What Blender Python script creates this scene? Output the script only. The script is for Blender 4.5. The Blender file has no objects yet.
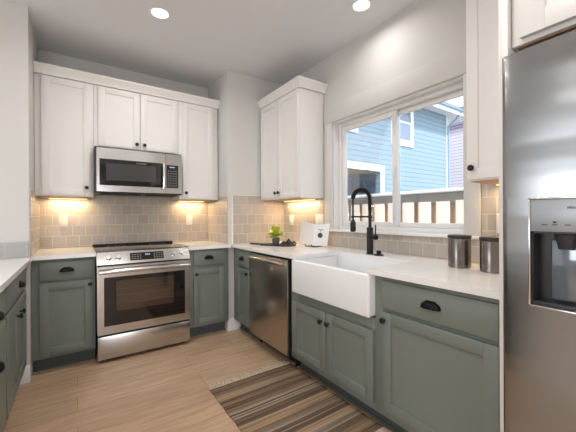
import bpy, bmesh, math, random
from mathutils import Vector, Matrix
random.seed(7)
PI = math.pi
S = bpy.context.scene
COL = S.collection

# ------------------------------------------------------------------ camera
F_PX, YAW, PITCH, ROLL, EYE = 310.39, 34.2724, -0.0673, -0.2935, 1.211
a_, p_, r_ = (math.radians(v) for v in (YAW, PITCH, ROLL))
_rt = Vector((math.cos(a_), -math.sin(a_), 0)); _fw = Vector((math.sin(a_), math.cos(a_), 0)); _up = Vector((0, 0, 1))
_f2 = _fw * math.cos(p_) + _up * math.sin(p_); _u2 = _up * math.cos(p_) - _fw * math.sin(p_)
_r3 = _rt * math.cos(r_) + _u2 * math.sin(r_); _u3 = _u2 * math.cos(r_) - _rt * math.sin(r_)
cam_d = bpy.data.cameras.new('camera'); cam = bpy.data.objects.new('camera', cam_d); COL.objects.link(cam)
cam_d.sensor_width = 36; cam_d.lens = F_PX / 576 * 36; cam_d.clip_start = 0.02; cam_d.clip_end = 300
M = Matrix((_r3, _u3, -_f2)).transposed().to_4x4(); M.translation = Vector((0, 0, EYE)); cam.matrix_world = M
S.camera = cam

# ------------------------------------------------------------------ view, sky, sun, large lights
S.view_settings.view_transform = 'Standard'; S.view_settings.look = 'None'
S.view_settings.gamma = 1; S.view_settings.use_curve_mapping = False
S.view_settings.exposure = 0.15
W = bpy.data.worlds.new('sky'); S.world = W; W.use_nodes = True
nt = W.node_tree; bg = nt.nodes['Background']
tc = nt.nodes.new('ShaderNodeTexCoord'); sp = nt.nodes.new('ShaderNodeSeparateXYZ'); rp = nt.nodes.new('ShaderNodeValToRGB')
nt.links.new(tc.outputs['Generated'], sp.inputs[0]); nt.links.new(sp.outputs['Z'], rp.inputs[0]); nt.links.new(rp.outputs[0], bg.inputs[0])
rp.color_ramp.elements[0].position = 0.0; rp.color_ramp.elements[0].color = (.93, .96, 1, 1)
rp.color_ramp.elements[1].position = 0.7; rp.color_ramp.elements[1].color = (.62, .78, 1, 1)
bg.inputs[1].default_value = 2.3

def add_light(name, kind, loc, energy, color=(1, 1, 1), direction=None, **kw):
    d = bpy.data.lights.new(name, kind); d.energy = energy; d.color = color
    for k, v in kw.items(): setattr(d, k, v)
    o = bpy.data.objects.new(name, d); COL.objects.link(o); o.location = loc
    if direction is not None: o.rotation_euler = Vector(direction).to_track_quat('-Z', 'Y').to_euler()
    return o
add_light('sun', 'SUN', (0, -8, 12), 4.2, (1, .95, .88), (.34, .72, -.80), angle=.01)
# area lamps added at the unseen great-room windows to boost their daylight
add_light('daylight_fill_rear', 'AREA', (-1.2, -4.40, 1.25), 46, (.93, .965, 1), (0, 1, 0), shape='RECTANGLE', size=3.6, size_y=2.1)
add_light('daylight_left_window', 'AREA', (-4.40, 1.6, 1.6), 27, (.92, .96, 1), (1, 0, 0), shape='RECTANGLE', size=1.9, size_y=1.2)

# ------------------------------------------------------------------ materials
def lin(c):
    return tuple(((v / 255) / 12.92 if v / 255 <= .04045 else ((v / 255 + .055) / 1.055) ** 2.4) for v in c) + (1,)
def pbr(name, rgb, rough=.5, metal=0, spec=.5, bump=0, bscale=60, bdist=.002, var=.03, vscale=8, stretch=(1, 1, 1), coat=0):
    m = bpy.data.materials.new(name); m.use_nodes = True
    t = m.node_tree; b = t.nodes['Principled BSDF']
    b.inputs['Roughness'].default_value = rough; b.inputs['Metallic'].default_value = metal
    b.inputs['Specular IOR Level'].default_value = spec; b.inputs['Coat Weight'].default_value = coat
    co = t.nodes.new('ShaderNodeTexCoord'); mp = t.nodes.new('ShaderNodeMapping'); mp.inputs['Scale'].default_value = stretch
    t.links.new(co.outputs['Object'], mp.inputs[0])
    n = t.nodes.new('ShaderNodeTexNoise'); n.inputs['Scale'].default_value = vscale; t.links.new(mp.outputs[0], n.inputs['Vector'])
    mx = t.nodes.new('ShaderNodeMix'); mx.data_type = 'RGBA'
    c = lin(rgb); mx.inputs[6].default_value = tuple(v * (1 - var) for v in c[:3]) + (1,); mx.inputs[7].default_value = tuple(min(1, v * (1 + var)) for v in c[:3]) + (1,)
    t.links.new(n.outputs['Fac'], mx.inputs[0]); t.links.new(mx.outputs[2], b.inputs['Base Color'])
    if bump:
        n2 = t.nodes.new('ShaderNodeTexNoise'); n2.inputs['Scale'].default_value = bscale; t.links.new(mp.outputs[0], n2.inputs['Vector'])
        bp = t.nodes.new('ShaderNodeBump'); bp.inputs['Strength'].default_value = bump; bp.inputs['Distance'].default_value = bdist
        t.links.new(n2.outputs['Fac'], bp.inputs['Height']); t.links.new(bp.outputs[0], b.inputs['Normal'])
    return m
def emit(name, rgb, strength):
    m = bpy.data.materials.new(name); m.use_nodes = True; t = m.node_tree; b = t.nodes['Principled BSDF']
    b.inputs['Base Color'].default_value = lin(rgb); b.inputs['Emission Color'].default_value = lin(rgb); b.inputs['Emission Strength'].default_value = strength
    return m
def glassy(name, tint=(1, 1, 1), gloss=.08, rough=.02):
    m = bpy.data.materials.new(name); m.use_nodes = True; t = m.node_tree
    t.nodes.remove(t.nodes['Principled BSDF']); out = t.nodes['Material Output']
    tr = t.nodes.new('ShaderNodeBsdfTransparent'); tr.inputs[0].default_value = tint + (1,)
    g = t.nodes.new('ShaderNodeBsdfGlossy'); g.inputs['Roughness'].default_value = rough
    fr = t.nodes.new('ShaderNodeLayerWeight'); fr.inputs['Blend'].default_value = .35
    mu = t.nodes.new('ShaderNodeMath'); mu.operation = 'MULTIPLY_ADD'; mu.inputs[1].default_value = .35; mu.inputs[2].default_value = gloss
    t.links.new(fr.outputs['Fresnel'], mu.inputs[0])
    mx = t.nodes.new('ShaderNodeMixShader'); t.links.new(mu.outputs[0], mx.inputs[0]); t.links.new(tr.outputs[0], mx.inputs[1]); t.links.new(g.outputs[0], mx.inputs[2])
    t.links.new(mx.outputs[0], out.inputs[0])
    return m
def axes_vec(t, ax):
    co = t.nodes.new('ShaderNodeTexCoord'); s = t.nodes.new('ShaderNodeSeparateXYZ'); c = t.nodes.new('ShaderNodeCombineXYZ')
    t.links.new(co.outputs['Object'], s.inputs[0]); t.links.new(s.outputs[ax[0].upper()], c.inputs[0]); t.links.new(s.outputs[ax[1].upper()], c.inputs[1])
    return c
def tile_mat(name, ax, dx=0, dz=0, c1=(174, 166, 157), c2=(186, 178, 169), grout=(206, 200, 192), pitch=.104):
    m = bpy.data.materials.new(name); m.use_nodes = True; t = m.node_tree; b = t.nodes['Principled BSDF']
    v = axes_vec(t, ax); ad = t.nodes.new('ShaderNodeVectorMath'); ad.operation = 'ADD'; ad.inputs[1].default_value = (dx, dz, 0); t.links.new(v.outputs[0], ad.inputs[0])
    br = t.nodes.new('ShaderNodeTexBrick'); br.inputs['Scale'].default_value = 1; br.inputs['Brick Width'].default_value = pitch; br.inputs['Row Height'].default_value = pitch * .965
    br.inputs['Mortar Size'].default_value = .0026; br.inputs['Mortar Smooth'].default_value = .15; br.offset = .5
    br.inputs['Color1'].default_value = lin(c1); br.inputs['Color2'].default_value = lin(c2); br.inputs['Mortar'].default_value = lin(grout)
    t.links.new(ad.outputs[0], br.inputs['Vector']); t.links.new(br.outputs['Color'], b.inputs['Base Color'])
    n = t.nodes.new('ShaderNodeTexNoise'); n.inputs['Scale'].default_value = 14; t.links.new(ad.outputs[0], n.inputs['Vector'])
    mt = t.nodes.new('ShaderNodeMath'); mt.operation = 'MULTIPLY_ADD'; mt.inputs[1].default_value = -1.2; t.links.new(br.outputs['Fac'], mt.inputs[0]); t.links.new(n.outputs['Fac'], mt.inputs[2])
    bp = t.nodes.new('ShaderNodeBump'); bp.inputs['Strength'].default_value = .35; bp.inputs['Distance'].default_value = .003
    t.links.new(mt.outputs[0], bp.inputs['Height']); t.links.new(bp.outputs[0], b.inputs['Normal'])
    b.inputs['Roughness'].default_value = .22
    return m
def plank_mat():
    m = bpy.data.materials.new('oak_planks'); m.use_nodes = True; t = m.node_tree; b = t.nodes['Principled BSDF']
    v = axes_vec(t, 'xy')
    br = t.nodes.new('ShaderNodeTexBrick'); br.inputs['Scale'].default_value = 1; br.inputs['Brick Width'].default_value = 1.22; br.inputs['Row Height'].default_value = .18
    br.inputs['Mortar Size'].default_value = .0012; br.offset = .37; br.inputs['Bias'].default_value = 0
    br.inputs['Color1'].default_value = lin((198, 167, 138)); br.inputs['Color2'].default_value = lin((208, 178, 148)); br.inputs['Mortar'].default_value = lin((140, 112, 90))
    t.links.new(v.outputs[0], br.inputs['Vector'])
    mp = t.nodes.new('ShaderNodeMapping'); mp.inputs['Scale'].default_value = (1.3, 11, 1); t.links.new(v.outputs[0], mp.inputs[0])
    n = t.nodes.new('ShaderNodeTexNoise'); n.inputs['Scale'].default_value = 2.2; n.inputs['Detail'].default_value = 6; n.inputs['Distortion'].default_value = .6; t.links.new(mp.outputs[0], n.inputs['Vector'])
    cr = t.nodes.new('ShaderNodeValToRGB'); cr.color_ramp.elements[0].position = .33; cr.color_ramp.elements[0].color = (.80, .78, .76, 1); cr.color_ramp.elements[1].position = .68; cr.color_ramp.elements[1].color = (1.08, 1.07, 1.05, 1)
    t.links.new(n.outputs['Fac'], cr.inputs[0])
    mx = t.nodes.new('ShaderNodeMix'); mx.data_type = 'RGBA'; mx.blend_type = 'MULTIPLY'; mx.inputs[0].default_value = 1
    t.links.new(br.outputs['Color'], mx.inputs[6]); t.links.new(cr.outputs[0], mx.inputs[7]); t.links.new(mx.outputs[2], b.inputs['Base Color'])
    b.inputs['Roughness'].default_value = .42
    bp = t.nodes.new('ShaderNodeBump'); bp.inputs['Strength'].default_value = .12; bp.inputs['Distance'].default_value = .002; bp.invert = True
    t.links.new(br.outputs['Fac'], bp.inputs['Height']); t.links.new(bp.outputs[0], b.inputs['Normal'])
    return m
def siding_mat(name, base, groove, pitch):
    m = bpy.data.materials.new(name); m.use_nodes = True; t = m.node_tree; b = t.nodes['Principled BSDF']
    co = t.nodes.new('ShaderNodeTexCoord'); s = t.nodes.new('ShaderNodeSeparateXYZ'); t.links.new(co.outputs['Object'], s.inputs[0])
    d = t.nodes.new('ShaderNodeMath'); d.operation = 'DIVIDE'; d.inputs[1].default_value = pitch; t.links.new(s.outputs['Z'], d.inputs[0])
    f = t.nodes.new('ShaderNodeMath'); f.operation = 'FRACT'; t.links.new(d.outputs[0], f.inputs[0])
    n = t.nodes.new('ShaderNodeTexNoise'); n.inputs['Scale'].default_value = 3; t.links.new(co.outputs['Object'], n.inputs['Vector'])
    cr = t.nodes.new('ShaderNodeValToRGB'); cr.color_ramp.elements[0].position = .06; cr.color_ramp.elements[0].color = lin(groove); cr.color_ramp.elements[1].position = .12; cr.color_ramp.elements[1].color = lin(base)
    t.links.new(f.outputs[0], cr.inputs[0]); t.links.new(cr.outputs[0], b.inputs['Base Color'])
    bp = t.nodes.new('ShaderNodeBump'); bp.inputs['Strength'].default_value = .4; bp.inputs['Distance'].default_value = .01; bp.invert = True
    t.links.new(f.outputs[0], bp.inputs['Height']); t.links.new(bp.outputs[0], b.inputs['Normal'])
    b.inputs['Roughness'].default_value = .7
    return m
def rug_mat(y0, y1):
    m = bpy.data.materials.new('striped_weave'); m.use_nodes = True; t = m.node_tree; b = t.nodes['Principled BSDF']
    co = t.nodes.new('ShaderNodeTexCoord'); s = t.nodes.new('ShaderNodeSeparateXYZ'); t.links.new(co.outputs['Object'], s.inputs[0])
    mr = t.nodes.new('ShaderNodeMapRange'); mr.inputs['From Min'].default_value = y0; mr.inputs['From Max'].default_value = y1; t.links.new(s.outputs['Y'], mr.inputs[0])
    # slight wobble of the stripes
    n0 = t.nodes.new('ShaderNodeTexNoise'); n0.inputs['Scale'].default_value = 3; t.links.new(co.outputs['Object'], n0.inputs['Vector'])
    ad = t.nodes.new('ShaderNodeMath'); ad.operation = 'MULTIPLY_ADD'; ad.inputs[1].default_value = .012; t.links.new(n0.outputs['Fac'], ad.inputs[0]); t.links.new(mr.outputs[0], ad.inputs[2])
    cr = t.nodes.new('ShaderNodeValToRGB'); cr.color_ramp.interpolation = 'CONSTANT'
    D, MB_, LT, GY, DG, CR = (84, 70, 60), (122, 102, 85), (168, 142, 115), (138, 128, 119), (94, 84, 76), (182, 162, 138)
    st = [(0, MB_), (.03, D), (.06, LT), (.10, MB_), (.14, D), (.17, GY), (.22, CR), (.24, LT), (.28, D), (.32, DG), (.36, GY), (.40, MB_), (.43, LT), (.49, CR), (.505, D), (.54, DG), (.58, GY), (.61, CR), (.62, D), (.635, CR), (.65, GY), (.675, MB_), (.70, D), (.75, MB_), (.79, DG), (.82, LT), (.845, CR), (.855, LT), (.88, MB_), (.91, DG), (.95, MB_), (.985, D)]
    e = cr.color_ramp.elements
    e[0].position = 0; e[0].color = lin(st[0][1]); e[1].position = st[1][0]; e[1].color = lin(st[1][1])
    for p, c in st[2:]: q = e.new(p); q.color = lin(c)
    fn_ = t.nodes.new('ShaderNodeTexNoise'); fn_.noise_dimensions = '1D'; fn_.inputs['Scale'].default_value = 42; fn_.inputs['Detail'].default_value = 5; fn_.inputs['Roughness'].default_value = .75
    t.links.new(ad.outputs[0], fn_.inputs['W'])
    fr_c = t.nodes.new('ShaderNodeValToRGB'); fe = fr_c.color_ramp.elements
    fe[0].position = .30; fe[0].color = lin((78, 64, 54)); fe[1].position = .74; fe[1].color = lin((212, 196, 174))
    for p, c in ((.42, (112, 94, 78)), (.50, (138, 116, 94)), (.56, (128, 118, 108)), (.63, (172, 148, 122))): q = fe.new(p); q.color = lin(c)
    t.links.new(fn_.outputs['Fac'], fr_c.inputs[0])
    bl = t.nodes.new('ShaderNodeMix'); bl.data_type = 'RGBA'; bl.inputs[0].default_value = .4
    t.links.new(ad.outputs[0], cr.inputs[0])
    mp = t.nodes.new('ShaderNodeMapping'); mp.inputs['Scale'].default_value = (1.5, 75, 1); t.links.new(co.outputs['Object'], mp.inputs[0])
    n = t.nodes.new('ShaderNodeTexNoise'); n.inputs['Scale'].default_value = 1.2; n.inputs['Detail'].default_value = 3; t.links.new(mp.outputs[0], n.inputs['Vector'])
    c2 = t.nodes.new('ShaderNodeValToRGB'); c2.color_ramp.elements[0].position = .3; c2.color_ramp.elements[0].color = (.60, .58, .56, 1); c2.color_ramp.elements[1].position = .7; c2.color_ramp.elements[1].color = (1.5, 1.45, 1.38, 1)
    t.links.new(n.outputs['Fac'], c2.inputs[0])
    mx = t.nodes.new('ShaderNodeMix'); mx.data_type = 'RGBA'; mx.blend_type = 'MULTIPLY'; mx.inputs[0].default_value = .8
    t.links.new(cr.outputs[0], bl.inputs[6]); t.links.new(fr_c.outputs[0], bl.inputs[7]); t.links.new(bl.outputs[2], mx.inputs[6]); t.links.new(c2.outputs[0], mx.inputs[7]); t.links.new(mx.outputs[2], b.inputs['Base Color'])
    b.inputs['Roughness'].default_value = .95; b.inputs['Specular IOR Level'].default_value = .1
    bp = t.nodes.new('ShaderNodeBump'); bp.inputs['Strength'].default_value = .6; bp.inputs['Distance'].default_value = .003
    t.links.new(n.outputs['Fac'], bp.inputs['Height']); t.links.new(bp.outputs[0], b.inputs['Normal'])
    return m

m_wall = pbr('wall_paint', (211, 209, 206), .75, spec=.25, bump=.06, bscale=260, var=.01)
m_ceil = pbr('ceiling_paint', (222, 225, 229), .85, spec=.2, bump=.08, bscale=200, var=.01)
m_trim = pbr('white_trim_paint', (232, 231, 229), .4, var=.01)
m_white = pbr('white_cabinet_paint', (234, 231, 228), .42, var=.01)
m_green = pbr('sage_cabinet_paint', (120, 128, 121), .45, var=.03, vscale=4)
m_maple = pbr('maple_veneer', (176, 136, 98), .5, var=.12, vscale=6, stretch=(1, 8, 1))
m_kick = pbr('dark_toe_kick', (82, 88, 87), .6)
m_quartz = pbr('white_quartz', (238, 237, 235), .16, var=.03, vscale=30)
m_floor = plank_mat()
m_tile_x = tile_mat('tile_back', 'xz', dx=.03, dz=-.928)
m_tile_y = tile_mat('tile_side', 'yz', dx=.02, dz=-.914)
m_tile_c = tile_mat('tile_corner', 'xz', dx=.02, dz=-.914, pitch=.108)
m_steel = pbr('brushed_steel', (198, 195, 192), .22, 1, bump=.05, bscale=40, var=.04, vscale=12, stretch=(1, 1, 14))
m_steel_v = pbr('brushed_steel_tall', (146, 147, 148), .22, 1, bump=.35, bscale=1.6, bdist=.03, var=.06, vscale=3, stretch=(1, .25, 3))
m_steel_dw = pbr('dark_brushed_steel', (184, 175, 165), .27, 1, bump=.05, bscale=40, var=.06, vscale=9, stretch=(1, 18, 1))
m_chrome = pbr('bright_metal', (225, 225, 225), .16, 1, var=.01)
m_black = pbr('matte_black_metal', (26, 26, 27), .38, .3, var=.05)
m_blackgl = pbr('black_glass', (14, 14, 15), .06, coat=.5)
m_darkpl = pbr('dark_plastic', (48, 50, 53), .35)
m_greypl = pbr('silver_plastic', (164, 170, 176), .35, .4)
m_ceramic = pbr('white_fireclay', (238, 239, 240), .12, var=.005)
m_plate = pbr('white_plastic', (236, 232, 226), .4)
m_slot = pbr('socket_dark', (90, 85, 80), .6)
m_cook = pbr('cooktop_glass', (30, 30, 31), .10, spec=.9, coat=1)
m_ovenin = pbr('oven_enamel', (150, 134, 124), .6)
m_wire = pbr('oven_rack_wire', (190, 180, 172), .3, 1)
m_pane = glassy('window_glass', (.97, .985, 1), .01)
m_tint = glassy('tinted_oven_glass', (.72, .68, .66), .05)
m_can = emit('lamp_lens', (255, 248, 238), 3.0)
m_led = emit('led_strip', (255, 214, 150), 3.5)
m_disp = emit('display_digits', (170, 190, 220), .15)
m_btn = pbr('button_print', (160, 160, 162), .5)
m_leaf = pbr('leaf_green', (188, 200, 84), .4, var=.35, vscale=25)
m_pot = pbr('grey_pot', (96, 100, 104), .6)
m_soil = pbr('soil', (50, 38, 30), .9)
m_slate = pbr('slate', (52, 50, 52), .5, bump=.2, bscale=30)
m_paper = pbr('white_page', (232, 231, 230), .6, var=.01)
m_ink = pbr('page_print', (70, 72, 70), .7)
m_lid = pbr('smoked_lid', (62, 58, 55), .3, .6)
m_canister = pbr('canister_steel', (128, 123, 119), .24, 1, var=.06, vscale=14, stretch=(1, 1, .1))
m_fringe = pbr('cotton_fringe', (210, 195, 174), .9)
m_blue = siding_mat('blue_siding', (138, 160, 174), (84, 108, 128), .168)
m_pink = siding_mat('pale_siding', (206, 196, 201), (112, 82, 106), .18)
m_out = pbr('exterior_white', (238, 238, 238), .6)
m_mauve = pbr('shaded_soffit', (176, 150, 184), .7)  # shade under the far eave put into the colour as mauve
m_glassdark = pbr('house_glass', (120, 134, 152), .08, coat=.4)
m_porch = pbr('porch_wall', (140, 162, 184), .7)
m_roof = pbr('roof_shingle', (92, 96, 106), .9, bump=.3)
m_picket = pbr('cedar_front', (240, 224, 206), .8, var=.14, vscale=5, stretch=(3, 3, .4))
m_picket2 = pbr('cedar_back', (196, 164, 134), .8, var=.15, vscale=5, stretch=(3, 3, .4))
m_rail = pbr('fence_rail', (158, 150, 142), .8, var=.12)
m_ground = pbr('gravel_ground', (150, 145, 136), .95, bump=.4, bscale=50, var=.15)
m_gasket = pbr('black_rubber', (16, 16, 17), .7)

# ------------------------------------------------------------------ mesh helpers
BACK = lambda y: (Vector((0, y, 0)), Vector((1, 0, 0)), Vector((0, -1, 0)))     # faces the room (-y); a = x
RIGHT = lambda x: (Vector((x, 0, 0)), Vector((0, 1, 0)), Vector((-1, 0, 0)))    # faces -x; a = y
LEFT = lambda x: (Vector((x, 0, 0)), Vector((0, 1, 0)), Vector((1, 0, 0)))      # faces +x; a = y
Z = Vector((0, 0, 1))
def at(fr, a, z, d): return fr[0] + fr[1] * a + Z * z + fr[2] * d
class MB:
    def __init__(s): s.bm = bmesh.new()
    def hexa(s, P, bev=0, seg=2):
        v = [s.bm.verts.new(p) for p in P]
        fs = [s.bm.faces.new([v[i] for i in q]) for q in ((0, 3, 2, 1), (4, 5, 6, 7), (0, 1, 5, 4), (1, 2, 6, 5), (2, 3, 7, 6), (3, 0, 4, 7))]
        bmesh.ops.recalc_face_normals(s.bm, faces=fs)
        if bev:
            ed = list({e for f in fs for e in f.edges})
            bmesh.ops.bevel(s.bm, geom=ed, offset=bev, segments=seg, profile=.5, affect='EDGES', clamp_overlap=True)
        return s
    def box(s, x0, x1, y0, y1, z0, z1, bev=0, seg=2):
        return s.hexa([(x0, y0, z0), (x1, y0, z0), (x1, y1, z0), (x0, y1, z0), (x0, y0, z1), (x1, y0, z1), (x1, y1, z1), (x0, y1, z1)], bev, seg)
    def fbox(s, fr, a0, a1, z0, z1, d0, d1, bev=0, seg=2):
        return s.hexa([at(fr, a0, z0, d0), at(fr, a1, z0, d0), at(fr, a1, z0, d1), at(fr, a0, z0, d1), at(fr, a0, z1, d0), at(fr, a1, z1, d0), at(fr, a1, z1, d1), at(fr, a0, z1, d1)], bev, seg)
    def prism(s, pts, vec):
        vec = Vector(vec); A = [s.bm.verts.new(p) for p in pts]; B = [s.bm.verts.new(Vector(p) + vec) for p in pts]; n = len(A)
        fs = [s.bm.faces.new(A), s.bm.faces.new(B[::-1])] + [s.bm.faces.new([A[i], B[i], B[(i + 1) % n], A[(i + 1) % n]]) for i in range(n)]
        bmesh.ops.recalc_face_normals(s.bm, faces=fs); return s
    def tube(s, pts, r, seg=12, caps=True):
        pts = [Vector(p) for p in pts]; n = len(pts); R = r if isinstance(r, (list, tuple)) else [r] * n
        rings = []; ref = None
        for i, p in enumerate(pts):
            t = (pts[min(i + 1, n - 1)] - pts[max(i - 1, 0)]).normalized()
            if ref is None: ref = t.orthogonal().normalized()
            ref = (ref - t * ref.dot(t)).normalized(); b = t.cross(ref)
            rings.append([s.bm.verts.new(p + (ref * math.cos(2 * PI * k / seg) + b * math.sin(2 * PI * k / seg)) * R[i]) for k in range(seg)])
        fs = []
        for i in range(n - 1):
            for k in range(seg): fs.append(s.bm.faces.new([rings[i][k], rings[i][(k + 1) % seg], rings[i + 1][(k + 1) % seg], rings[i + 1][k]]))
        if caps: fs += [s.bm.faces.new(rings[0][::-1]), s.bm.faces.new(rings[-1])]
        bmesh.ops.recalc_face_normals(s.bm, faces=fs); return s
    def lathe(s, prof, org, axis=(0, 0, 1), seg=24):
        org = Vector(org); ax = Vector(axis).normalized(); u = ax.orthogonal().normalized(); w = ax.cross(u)
        rings = [[s.bm.verts.new(org + ax * t + (u * math.cos(2 * PI * k / seg) + w * math.sin(2 * PI * k / seg)) * max(r, 1e-4)) for k in range(seg)] for r, t in prof]
        fs = []
        for i in range(len(rings) - 1):
            for k in range(seg): fs.append(s.bm.faces.new([rings[i][k], rings[i][(k + 1) % seg], rings[i + 1][(k + 1) % seg], rings[i + 1][k]]))
        fs += [s.bm.faces.new(rings[0][::-1]), s.bm.faces.new(rings[-1])]
        bmesh.ops.recalc_face_normals(s.bm, faces=fs); return s
    def sweep(s, path, prof, close=True):
        """mitred moulding: plan path (x,y), profile (outward offset, z); outward = right of travel"""
        P = [Vector((p[0], p[1])) for p in path]; n = len(P); nor = []
        for i in range(n - 1):
            d = (P[i + 1] - P[i]).normalized(); nor.append(Vector((d.y, -d.x)))
        rings = []
        for i in range(n):
            if i == 0: m = nor[0]
            elif i == n - 1: m = nor[-1]
            else:
                m = (nor[i - 1] + nor[i]); m = m / m.dot(nor[i])
            rings.append([s.bm.verts.new((P[i].x + m.x * d, P[i].y + m.y * d, z)) for d, z in prof])
        fs = []; k_ = len(prof)
        for i in range(n - 1):
            for k in range(k_): fs.append(s.bm.faces.new([rings[i][k], rings[i][(k + 1) % k_], rings[i + 1][(k + 1) % k_], rings[i + 1][k]]))
        fs += [s.bm.faces.new(rings[0][::-1]), s.bm.faces.new(rings[-1])]
        bmesh.ops.recalc_face_normals(s.bm, faces=fs); return s
    def build(s, name, mat, parent=None, ang=38):
        off = Vector((0, 0, 0)); p = parent
        while p is not None: off += p.location; p = p.parent
        bmesh.ops.translate(s.bm, verts=s.bm.verts, vec=-off)
        me = bpy.data.meshes.new(name); s.bm.to_mesh(me); s.bm.free(); me.materials.append(mat)
        me.shade_smooth(); me.set_sharp_from_angle(angle=math.radians(ang))
        o = bpy.data.objects.new(name, me); COL.objects.link(o)
        if parent is not None: o.parent = parent
        return o
def recenter(o, loc):
    loc = Vector(loc); o.data.transform(Matrix.Translation(-loc)); o.location = loc; return o
def tag(o, label, cat, group=None, kind=None):
    o['label'] = label; o['category'] = cat
    if group: o['group'] = group
    if kind: o['kind'] = kind
    return o
def thing(name, label, cat, loc, group=None):
    o = bpy.data.objects.new(name, None); COL.objects.link(o); o.location = loc; o.empty_display_size = .1
    return tag(o, label, cat, group)
def struct(o): o['kind'] = 'structure'; return o
def children(o): return [c for c in COL.objects if c.parent is o and c.type != 'LIGHT']
def copy_tree(o, loc=None, parent=None):
    c = o.copy(); COL.objects.link(c)
    if parent: c.parent = parent
    if loc is not None: c.location = loc
    for ch in children(o): copy_tree(ch, None, c)
    return c
def text_mesh(name, body, size, org, right, up, mat, parent, depth=.0006):
    cu = bpy.data.curves.new(name, 'FONT'); cu.body = body; cu.size = size; cu.extrude = depth
    tmp = bpy.data.objects.new(name, cu); COL.objects.link(tmp)
    dg = bpy.context.evaluated_depsgraph_get(); dg.update()
    me = bpy.data.meshes.new_from_object(tmp.evaluated_get(dg)); bpy.data.objects.remove(tmp)
    r = Vector(right).normalized(); u = Vector(up).normalized(); n = r.cross(u)
    mt = Matrix((r, u, n)).transposed().to_4x4(); mt.translation = Vector(org)
    off = Vector((0, 0, 0)); p = parent
    while p is not None: off += p.location; p = p.parent
    me.transform(Matrix.Translation(-off) @ mt); me.materials.clear(); me.materials.append(mat)
    o = bpy.data.objects.new(name, me); COL.objects.link(o); o.parent = parent; return o

# ------------------------------------------------------------------ the room
XR, YN, YC, YS, XC, XS, H = 2.035, 3.653, 3.069, 2.961, 1.323, -0.288, 2.754
WY0, WY1, WZ0, WZ1 = .955, 2.21, 1.075, 2.097          # kitchen window opening
struct(MB().box(-4.6, 2.20, -4.6, 3.85, -.12, 0).build('floor', m_floor))
struct(MB().box(-4.6, 2.20, -4.6, 3.85, H, H + .15).build('ceiling', m_ceil))
b = MB()
b.box(XR, 2.20, -4.6, WY0, 0, H).box(XR, 2.20, WY1, 3.85, 0, H).box(XR, 2.20, WY0, WY1, 0, WZ0).box(XR, 2.20, WY0, WY1, WZ1, H)
wall_right = struct(b.build('wall_right', m_wall))
wall_back = struct(MB().box(XS, XC, YN, 3.85, 0, H).build('wall_back', m_wall))
wall_corner = struct(MB().box(XC, XR, YC, 3.85, 0, H).build('wall_corner', m_wall))
wall_stub = struct(MB().box(-4.6, XS, YS, 3.85, 0, H).build('wall_back_left', m_wall))
b = MB(); b.box(-4.6, -4.45, -4.6, .6, 0, H).box(-4.6, -4.45, 2.6, YS, 0, H).box(-4.6, -4.45, .6, 2.6, 0, .95).box(-4.6, -4.45, .6, 2.6, 2.25, H)
wall_left = struct(b.build('wall_left', m_wall))
b = MB(); b.box(-4.45, -3.0, -4.6, -4.45, 0, H).box(.6, XR, -4.6, -4.45, 0, H).box(-3.0, .6, -4.6, -4.45, 2.3, H).box(-3.0, .6, -4.6, -4.45, 0, .2)
wall_front = struct(b.build('wall_front', m_wall))
# tile backsplashes belong to their walls
T = .008
MB().fbox(BACK(YN), XS + T, XC - T, .916, 1.386, 0, T).fbox(BACK(YN), .158, .888, 1.386, 1.424, 0, T).build('tile_backsplash', m_tile_x, wall_back)
MB().box(XC - T, XC, YC + .002, YN - T, .916, 1.386).box(XC - T, XC, YC + .002, 3.295, 1.386, 1.42).build('tile_backsplash', m_tile_y, wall_corner)
MB().fbox(BACK(YC), XC + .052, XR - T, .916, 1.43, 0, T).build('tile_backsplash', m_tile_c, wall_corner)
MB().fbox(BACK(YC), XC + .044, XC + .052, .916, 1.436, 0, T + .003).fbox(BACK(YC), XC + .052, XR - T, 1.43, 1.436, 0, T + .003).build('edge_trim', m_plate, wall_corner)
MB().box(XS, XS + T, YS + .012, YN - T, .916, 1.386).box(XS, XS + T, YS + .012, 3.295, 1.386, 1.42).build('tile_backsplash', m_tile_y, wall_stub)
MB().fbox(BACK(YS), -2.0, XS - .004, .916, 1.032, 0, T).build('tile_backsplash', tile_mat('tile_grey_strip', 'xz', dz=-.914, c1=(152, 151, 149), c2=(162, 161, 159), grout=(184, 183, 180), pitch=.12), wall_stub)
MB().fbox(RIGHT(XR), .497, .892, .916, 1.40, 0, T).fbox(RIGHT(XR), .892, 2.335, .916, 1.058, 0, T).fbox(RIGHT(XR), 2.335, YC - T, .916, 1.40, 0, T).build('tile_backsplash', m_tile_y, wall_right)
# baseboards
bp = [(0, 0), (.016, 0), (.016, .10), (.010, .118), (.004, .122), (0, .122)]
struct(MB().sweep([(XC, YC + .10), (XC, YC), (1.446, YC)], bp).build('baseboard_corner', m_trim))
struct(MB().sweep([(-.372, YS), (XS + .002, YS)], bp).build('baseboard_left', m_trim))

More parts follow.
